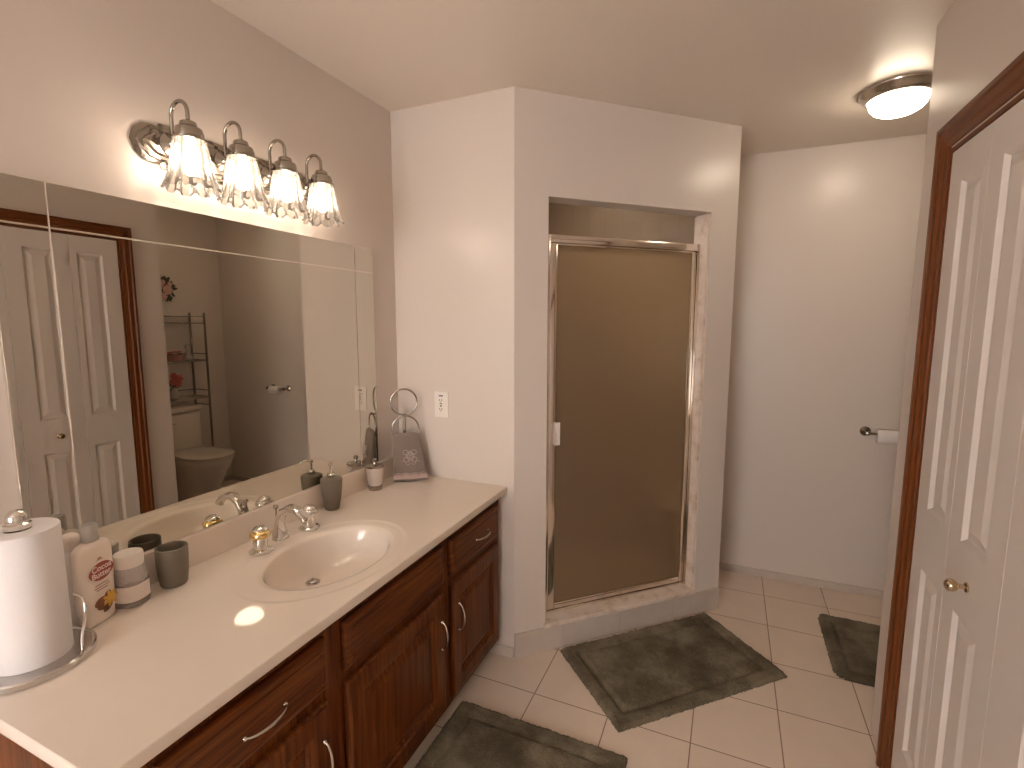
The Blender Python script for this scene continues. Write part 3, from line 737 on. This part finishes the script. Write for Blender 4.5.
# ------------------------------------------------------------------ towel stand and hand towel
rn = Vector((.587, -.81, 0)).normalized(); ru = Vector((-rn.y, rn.x, 0)); 
tc = Vector((.086, -.075, z0))
ts = thing('towel_stand', 'metal countertop towel stand with two rings in the corner by the mirror', 'towel stand', tuple(tc))
bm = new(); lathe(bm, tc, [(.050, 0), (.052, .002), (.050, .006), (.016, .010), (.006, .016)], 40); obj('base', bm, M['lampmetal'], ts, 40)
bm = new(); tube(bm, [tc+up*.012, tc+up*.291], .0082, 14); ellipsoid(bm, tc+up*.293, (.009,.009,.008), 14, 8); tube(bm, [tc+up*.290, tc+up*.290+rn*.028], .0042, 10); ellipsoid(bm, tc+up*.290+rn*.030, (.006,.006,.006), 12, 8); obj('post', bm, M['lampmetal'], ts, 50)
bm = new(); tube(bm, arc(tc+up*.355, .059, 0, 2*PI, 48, ru, up)[:-1], .0042, 10, True); obj('upper_ring', bm, M['lampmetal'], ts, 60)
lrc = tc+rn*.022+up*.234+ru*.004
bm = new(); tube(bm, arc(lrc, .060, 0, 2*PI, 48, ru, up)[:-1], .0038, 10, True); obj('lower_ring', bm, M['lampmetal'], ts, 60)
def towel():
    bm = new(); o0 = tc+rn*.030+ru*.006; nu, nv = 24, 26; rings = []
    zt, zb_ = tc.z+.212, tc.z+.006
    for j in range(nv+1):
        t = j/nv; z = zt+(zb_-zt)*t; hw = .057+.020*t**.9; d = .010+.014*t**.7; off = .012*t
        ring = []
        for i in range(nu*2):
            a = 2*PI*i/(nu*2); c_, s_ = math.cos(a), math.sin(a)
            u = hw*math.copysign(abs(c_)**.7, c_); w = d*math.copysign(abs(s_)**.6, s_)
            fold = .004*math.sin(u*70+1.2)*t*(.4+.6*t) + .003*noise.noise(Vector((u*30, t*4, 1+s_)))
            ring.append(o0+ru*(u+.017*t)+rn*(w+fold+off)+up*(z-o0.z+(.006*(u/hw) if t > .95 else 0)*0))
        rings.append(ring)
    top = [r.copy() for r in rings[0]]; cen = sum(top, Vector())/len(top)
    rings.insert(0, [cen+(p-cen)*.72+up*.006 for p in top])
    loft(bm, rings)
    h = thing('hand_towel', 'taupe hand towel with embroidered motif hanging from the stand ring', 'hand towel', tuple(tc+rn*.03))
    obj('cloth', bm, M['cloth'], h, 60)
    def fp(u, v, w=0): # front face
        t = 1-(v-.006)/.206; return o0+ru*(u+.017*t)+rn*(.0105+.014*t**.7+.012*t+.0015+w+.004*math.sin(u*70+1.2)*t*(.4+.6*t))+up*(v)-up*(o0.z-tc.z)
    bm = new(); n = 60
    for k in range(n):
        pass
    P = []
    for k in range(61):
        u = -.076+.152*k/60; P.append((u, .030+.007*abs(math.sin(k/60*PI*4))))
    for k in range(60):
        (u, v), (u2, v2) = P[k], P[k+1]
        vs = [bm.verts.new(fp(*q)) for q in ((u, .014, .0008), (u2, .014, .0008), (u2, v2, .0008), (u, v, .0008))]; bm.faces.new(vs)
    obj('lace_trim', bm, M['lace'], h)
    bm = new(); tube(bm, [fp(-.076+.152*k/80, .036+.006*abs(math.sin(k/80*PI*4)), .0015) for k in range(81)], .0013, 6); tube(bm, [fp(-.076+.152*k/80, .022+.004*math.sin(k/80*PI*16), .002) for k in range(81)], .0011, 6)
    obj('trim_stitching', bm, M['thread'], h, 60)
    bm = new(); c = (.008, .118)
    for k in range(4):
        a = PI/4+PI/2*k; tube(bm, [fp(c[0]+.024*math.cos(a)+.012*math.cos(t), c[1]+.022*math.sin(a)+.011*math.sin(t), .002) for t in [2*PI*i/14 for i in range(14)]], .0015, 6, True)
    tube(bm, [fp(c[0]+.018*math.cos(t), c[1]+.020*math.sin(t), .002) for t in [2*PI*i/20 for i in range(20)]], .0012, 6, True)
    for s in (-1, 1): tube(bm, [fp(c[0]+s*(.004+.034*t), c[1]-.030-.010*math.sin(t*6), .002) for t in [i/10 for i in range(11)]], .0012, 6)
    tube(bm, [fp(c[0]+(.002+.014*i/24)*math.cos(i*.6), c[1]+(.002+.014*i/24)*math.sin(i*.6), .002) for i in range(25)], .0012, 6)
    o = obj('embroidery', bm, M['thread'], h, 60); o['label'] = 'pale scroll monogram stitching'
towel()

# ------------------------------------------------------------------ bath rugs
def rug(name, label, org, ux, wid, dep, seed, notch=None, corner=.02):
    ux = Vector(ux).normalized(); uy = Vector((-ux.y, ux.x, 0)); st = .0085
    nx, ny = int(wid/st), int(dep/st); bm = new(); V = {}
    def inside(u, v):
        e = min(u, v, wid-u, dep-v)
        cu, cv = min(u, wid-u), min(v, dep-v)
        if cu < corner and cv < corner:
            e = min(e, corner-math.hypot(corner-cu, corner-cv))
        if notch:
            a, b, w, d = notch  # U cut from the u=wid side
            dx = max(a-u, 0); q = abs(v-b)-w
            e = min(e, max(q, a-u) if (dx == 0 or q > -w) else e) if u > a-.2 else e
            if u > a-.0 and q < 0: e = -1
        return e
    for i in range(nx+1):
        for j in range(ny+1):
            u, v = wid*i/nx, dep*j/ny; e = inside(u, v)
            if e < -1e-6 and not (notch is None and e > -st): continue
            p = Vector(org)+ux*u+uy*v
            r = random.Random(seed*99991+i*997+j)
            jit = .002 if e < .004 else .001
            z = .003+.016*min(1, (max(e, 0)/.012))**.5
            g = abs(e-.066)
            if g < .015: z -= .015*(1-g/.015)
            z += .0035*noise.noise(Vector((u*22+seed, v*22, 0))) + (r.random()-.5)*.0045
            z = max(z, .0025)
            p += ux*(r.random()-.5)*jit*2 + uy*(r.random()-.5)*jit*2
            V[i, j] = (bm.verts.new((p.x, p.y, z)), bm.verts.new((p.x, p.y, .0006)))
    for i in range(nx):
        for j in range(ny):
            k = [(i, j), (i+1, j), (i+1, j+1), (i, j+1)]
            if all(q in V for q in k):
                bm.faces.new([V[q][0] for q in k]); bm.faces.new([V[q][1] for q in k][::-1])
    for e in [e for e in bm.edges if len(e.link_faces) == 1]:
        a, b = e.verts
    mate = {}
    for t, b in V.values(): mate[t] = b
    for e in [e for e in bm.edges if len(e.link_faces) == 1]:
        a, b = e.verts
        if a in mate and b in mate: bm.faces.new([a, b, mate[b], mate[a]])
    for v in [v for v in bm.verts if not v.link_faces]: bm.verts.remove(v)
    ctr = Vector(org)+ux*wid/2+uy*dep/2
    o = obj(name, bm, M['rug'], None, 180, (ctr.x, ctr.y, 0)); tag(o, label, 'bath rug', None); return o
rug('bath_rug', 'olive grey plush bath rug lying in front of the shower curb', (1.122, -.230, 0), (.601, .582, 0), .842, .500, 1)
rug('bath_rug', 'olive grey plush bath rug lying along the vanity cabinet', (.515, -.85, 0), (1, 0, 0), .660, .522, 2)
rug('bath_rug', 'olive grey contour rug around the toilet foot, partly behind the closet wall', (1.911, .432, 0), (1, .0, 0), .56, .508, 3, (.33, .262, .14, 0), .03)

# ------------------------------------------------------------------ toilet paper holder
th_ = thing('toilet_paper_holder', 'dark polished two-post toilet paper holder on the alcove back wall', 'toilet paper holder', (2.215, yT, .93))
for x in (2.123, 2.310):
    bm = new(); lathe(bm, (x, yT-.0005, .930), [(.024, 0), (.026, .003), (.025, .008), (.019, .012), (.012, .016), (.009, .026), (.008, .050), (.012, .056), (.0135, .066), (.010, .074), (.001, .077)], 28, (0,-1,0)); obj('post', bm, M['bronze'], th_, 40)
bm = new(); tube(bm, [(2.123, yT-.066, .930), (2.310, yT-.066, .930)], .007, 14); obj('rod', bm, M['bronze'], th_, 50)
bm = new(); x0, x1 = 2.160, 2.272
loft(bm, [[Vector((x, yT-.066+r*math.cos(2*PI*i/40), .918+r*math.sin(2*PI*i/40))) for i in range(40)] for r, x in ((.0195, x0), (.034, x0), (.035, x0+.001), (.035, x1-.001), (.034, x1), (.0195, x1))], closed=True)
o = obj('toilet_paper_roll', bm, M['paper'], None, 40, (2.216, yT-.066, .883)); tag(o, 'nearly used white toilet paper roll on the alcove wall holder', 'toilet paper')

# ------------------------------------------------------------------ toilet
ty = .700
tl = thing('toilet', 'off-white two-piece toilet with closed lid below the metal rack', 'toilet', (2.5, ty, 0))
def oval_ring(xf, xb, hw, z, n=48, e=2.2):
    cx_, hx = (xf+xb)/2, (xb-xf)/2
    return [Vector((cx_+hx*math.copysign(abs(math.cos(t))**(2/e), math.cos(t)), ty+hw*math.copysign(abs(math.sin(t))**(2/e), math.sin(t)), z)) for t in [2*PI*i/n for i in range(n)]]
bm = new(); loft(bm, [oval_ring(*q) for q in ((2.31, 2.84, .115, .0005), (2.305, 2.84, .117, .02), (2.34, 2.82, .105, .06), (2.36, 2.80, .100, .14), (2.32, 2.78, .115, .22), (2.29, 2.76, .146, .30), (2.245, 2.74, .173, .365), (2.232, 2.73, .180, .405), (2.236, 2.725, .177, .412))]); obj('bowl', bm, M['ceramic'], tl, 50)
bm = new(); loft(bm, [oval_ring(*q) for q in ((2.226, 2.71, .183, .4125), (2.222, 2.712, .186, .418), (2.222, 2.712, .186, .428), (2.228, 2.708, .182, .431))]); obj('seat', bm, M['ceramic'], tl, 40)
bm = new(); loft(bm, [oval_ring(*q) for q in ((2.226, 2.708, .183, .4335), (2.220, 2.71, .187, .437), (2.220, 2.71, .187, .447), (2.231, 2.705, .178, .454), (2.31, 2.65, .11, .458))]); obj('lid', bm, M['ceramic'], tl, 40)
bm = new(); box(bm, (2.70, ty-.190, .412), (2.905, ty+.160, .760), .022, 3); box(bm, (2.66, ty-.13, .33), (2.89, ty+.13, .416), .02, 2); obj('tank', bm, M['ceramic'], tl, 40)
bm = new(); box(bm, (2.690, ty-.202, .761), (2.912, ty+.172, .803), .014, 3); obj('tank_lid', bm, M['ceramic'], tl, 40)
bm = new(); lathe(bm, (2.699, ty-.14, .69), [(.012, 0), (.012, .010), (.008, .012)], 16, (-1,0,0)); tube(bm, [(2.684, ty-.14, .69), (2.682, ty-.08, .682)], .005, 10); obj('flush_lever', bm, M['chrome'], tl, 50)

# ------------------------------------------------------------------ over-toilet rack and what stands on it
rk = thing('storage_rack', 'tall silver metal rack with three shelves standing over the toilet tank', 'shelf rack', (2.81, ty, 0))
ya, yb, xa, xb = .442, .948, 2.715, 2.905
for x in (xa, xb):
    for y in (ya, yb):
        bm = new(); lathe(bm, (x, y, .0005), [(.010, 0), (.0105, .02), (.0095, .022), (.0095, 1.568), (.011, 1.570), (.008, 1.582), (.001, 1.585)], 16); obj('post', bm, M['lampmetal'], rk, 40)
for z in (1.495, 1.178, .862):
    bm = new()
    for x in (xa, xb): tube(bm, [(x, ya, z), (x, yb, z)], .006, 10)
    for y in (ya, yb): tube(bm, [(xa, y, z), (xb, y, z)], .006, 10); 
    for i in range(1, 8): tube(bm, [(xa+(xb-xa)*i/8, ya, z), (xa+(xb-xa)*i/8, yb, z)], .0032, 8)
    sh = obj('shelf', bm, M['lampmetal'], rk, 50)
    bm = new()
    for y in (ya, yb): tube(bm, [(xa, y, z+.055), (xb, y, z+.055)], .0045, 10)
    tube(bm, [(xb, ya, z+.055), (xb, yb, z+.055)], .0045, 10)
    if z > 1.4: tube(bm, [(xa, ya, z+.055), (xa, yb, z+.055)], .0045, 10)
    obj('rail', bm, M['lampmetal'], sh, 50)
for p, q in (((xa, ya, .79), (xb, ya, .79)), ((xa, yb, .79), (xb, yb, .79)), ((xb, ya, .20), (xb, yb, .20))):
    bm = new(); tube(bm, [p, q], .0045, 10); obj('brace', bm, M['lampmetal'], rk, 50)
def petals(bm, c, r, n, tilt=.5, axis=(-1,0,0)):
    x, y, d = frame_of(axis); c = Vector(c); rot = Matrix((x, y, d)).transposed()
    for ring, (k, rr) in enumerate(((n, 1), (max(3, n-2), .6))):
        for i in range(k):
            a = 2*PI*i/k+ring*.4
            R = rot @ Matrix.Rotation(a, 3, 'Z') @ Matrix.Rotation(-tilt*(1+ring*.7), 3, 'Y')
            ellipsoid(bm, c + R @ Vector((r*.55*rr, 0, r*.15*ring)), (r*.55*rr, r*.38*rr, r*.12), 10, 6, R)
    ellipsoid(bm, c+d*r*.15, (r*.2,)*3, 8, 6)
def leaves(bm, c, r, n, seed, axis=(-1,0,0), flat=.5):
    rd = random.Random(seed); x, y, d = frame_of(axis); c = Vector(c)
    for i in range(n):
        a = rd.uniform(0, 2*PI); rr = r*rd.uniform(.25, .95); p = c + x*rr*math.cos(a) + y*rr*math.sin(a) + d*rd.uniform(-.2, .6)*r*flat
        R = Matrix((x, y, d)).transposed() @ Matrix.Rotation(a+rd.uniform(-.6, .6), 3, 'Z') @ Matrix.Rotation(rd.uniform(-.7, .5), 3, 'Y')
        ellipsoid(bm, p, (r*.30, r*.13, r*.03), 8, 5, R)
# pink basket of flowers on the middle shelf
zsh = 1.178+.0066
bk = thing('flower_basket', 'pink basket of small red flowers on the middle rack shelf', 'basket', (2.79, .725, zsh))
bm = new(); lathe(bm, (2.79, .725, zsh), [(.045, 0), (.052, .002), (.066, .045), (.068, .050), (.063, .050), (.050, .010), (.001, .008)], 28); obj('basket_body', bm, M['basket'], bk, 40)
for i in range(9):
    bm = new(); a = 2*PI*i/8; r = .040 if i < 8 else 0
    petals(bm, (2.79+r*math.cos(a), .725+r*math.sin(a), zsh+.060+.006*(i%3)), .020, 5, .3, (0,0,1)); obj('flower', bm, M['rose'], bk, 60)
bm = new(); leaves(bm, (2.79, .725, zsh+.042), .055, 26, 3, (0,0,1), .4); obj('foliage', bm, M['leaf'], bk, 60)
pbt = thing('perfume_bottle', 'small clear glass perfume bottle beside the pink basket', 'perfume bottle', (2.80, .842, zsh))
bm = new(); lathe(bm, (2.80, .842, zsh), [(.030, 0), (.036, .004), (.036, .020), (.026, .050), (.012, .072), (.010, .082)], 24); obj('body', bm, M['jarglass'], pbt, 40)
bm = new(); lathe(bm, (2.80, .842, zsh+.0822), [(.010, 0), (.013, .004), (.011, .012), (.019, .024), (.022, .036), (.016, .048), (.001, .054)], 20); obj('stopper', bm, M['jarglass'], pbt, 40)
zs3 = .862+.0066
vs_ = thing('flower_vase', 'pale small vase of coral red flowers on the lowest rack shelf', 'vase', (2.79, .698, zs3))
bm = new(); lathe(bm, (2.79, .698, zs3), [(.022, 0), (.026, .003), (.034, .03), (.030, .06), (.018, .085), (.020, .095), (.016, .095), (.014, .06), (.001, .02)], 24); obj('vase_body', bm, M['vase'], vs_, 40)
bm = new(); leaves(bm, (2.78, .700, zs3+.125), .055, 30, 8); obj('foliage', bm, M['leaf'], vs_, 60)
for i, (dy, dz, r) in enumerate(((.012, .170, .042), (-.03, .150, .034), (.022, .130, .030), (-.012, .195, .03))):
    bm = new(); petals(bm, (2.752+.006*i, .695+dy*.8, zs3+dz), r, 6, .4); obj('flower', bm, M['rose'], vs_, 60)
# floral swag on the wall
sw = thing('flower_swag', 'round pink and green floral swag hanging on the wall above the rack', 'wall decoration', (Xf, .712, 1.77))
bm = new(); leaves(bm, (Xf-.045, .712, 1.772), .105, 130, 5, (-1,0,0), .5); tube(bm, arc((Xf-.012, .712, 1.772), .085, 0, 2*PI, 30, (0,1,0), (0,0,1))[:-1], .010, 8, True); obj('foliage', bm, M['leaf'], sw, 60)
for dy, dz, r in ((.030, .000, .042), (-.035, .035, .036), (-.005, -.055, .032), (-.05, -.03, .034), (.055, .050, .020), (.0, .06, .022)):
    bm = new(); petals(bm, (Xf-.075, .712+dy, 1.765+dz), r, 7, .35); obj('flower', bm, M['pink'], sw, 60)
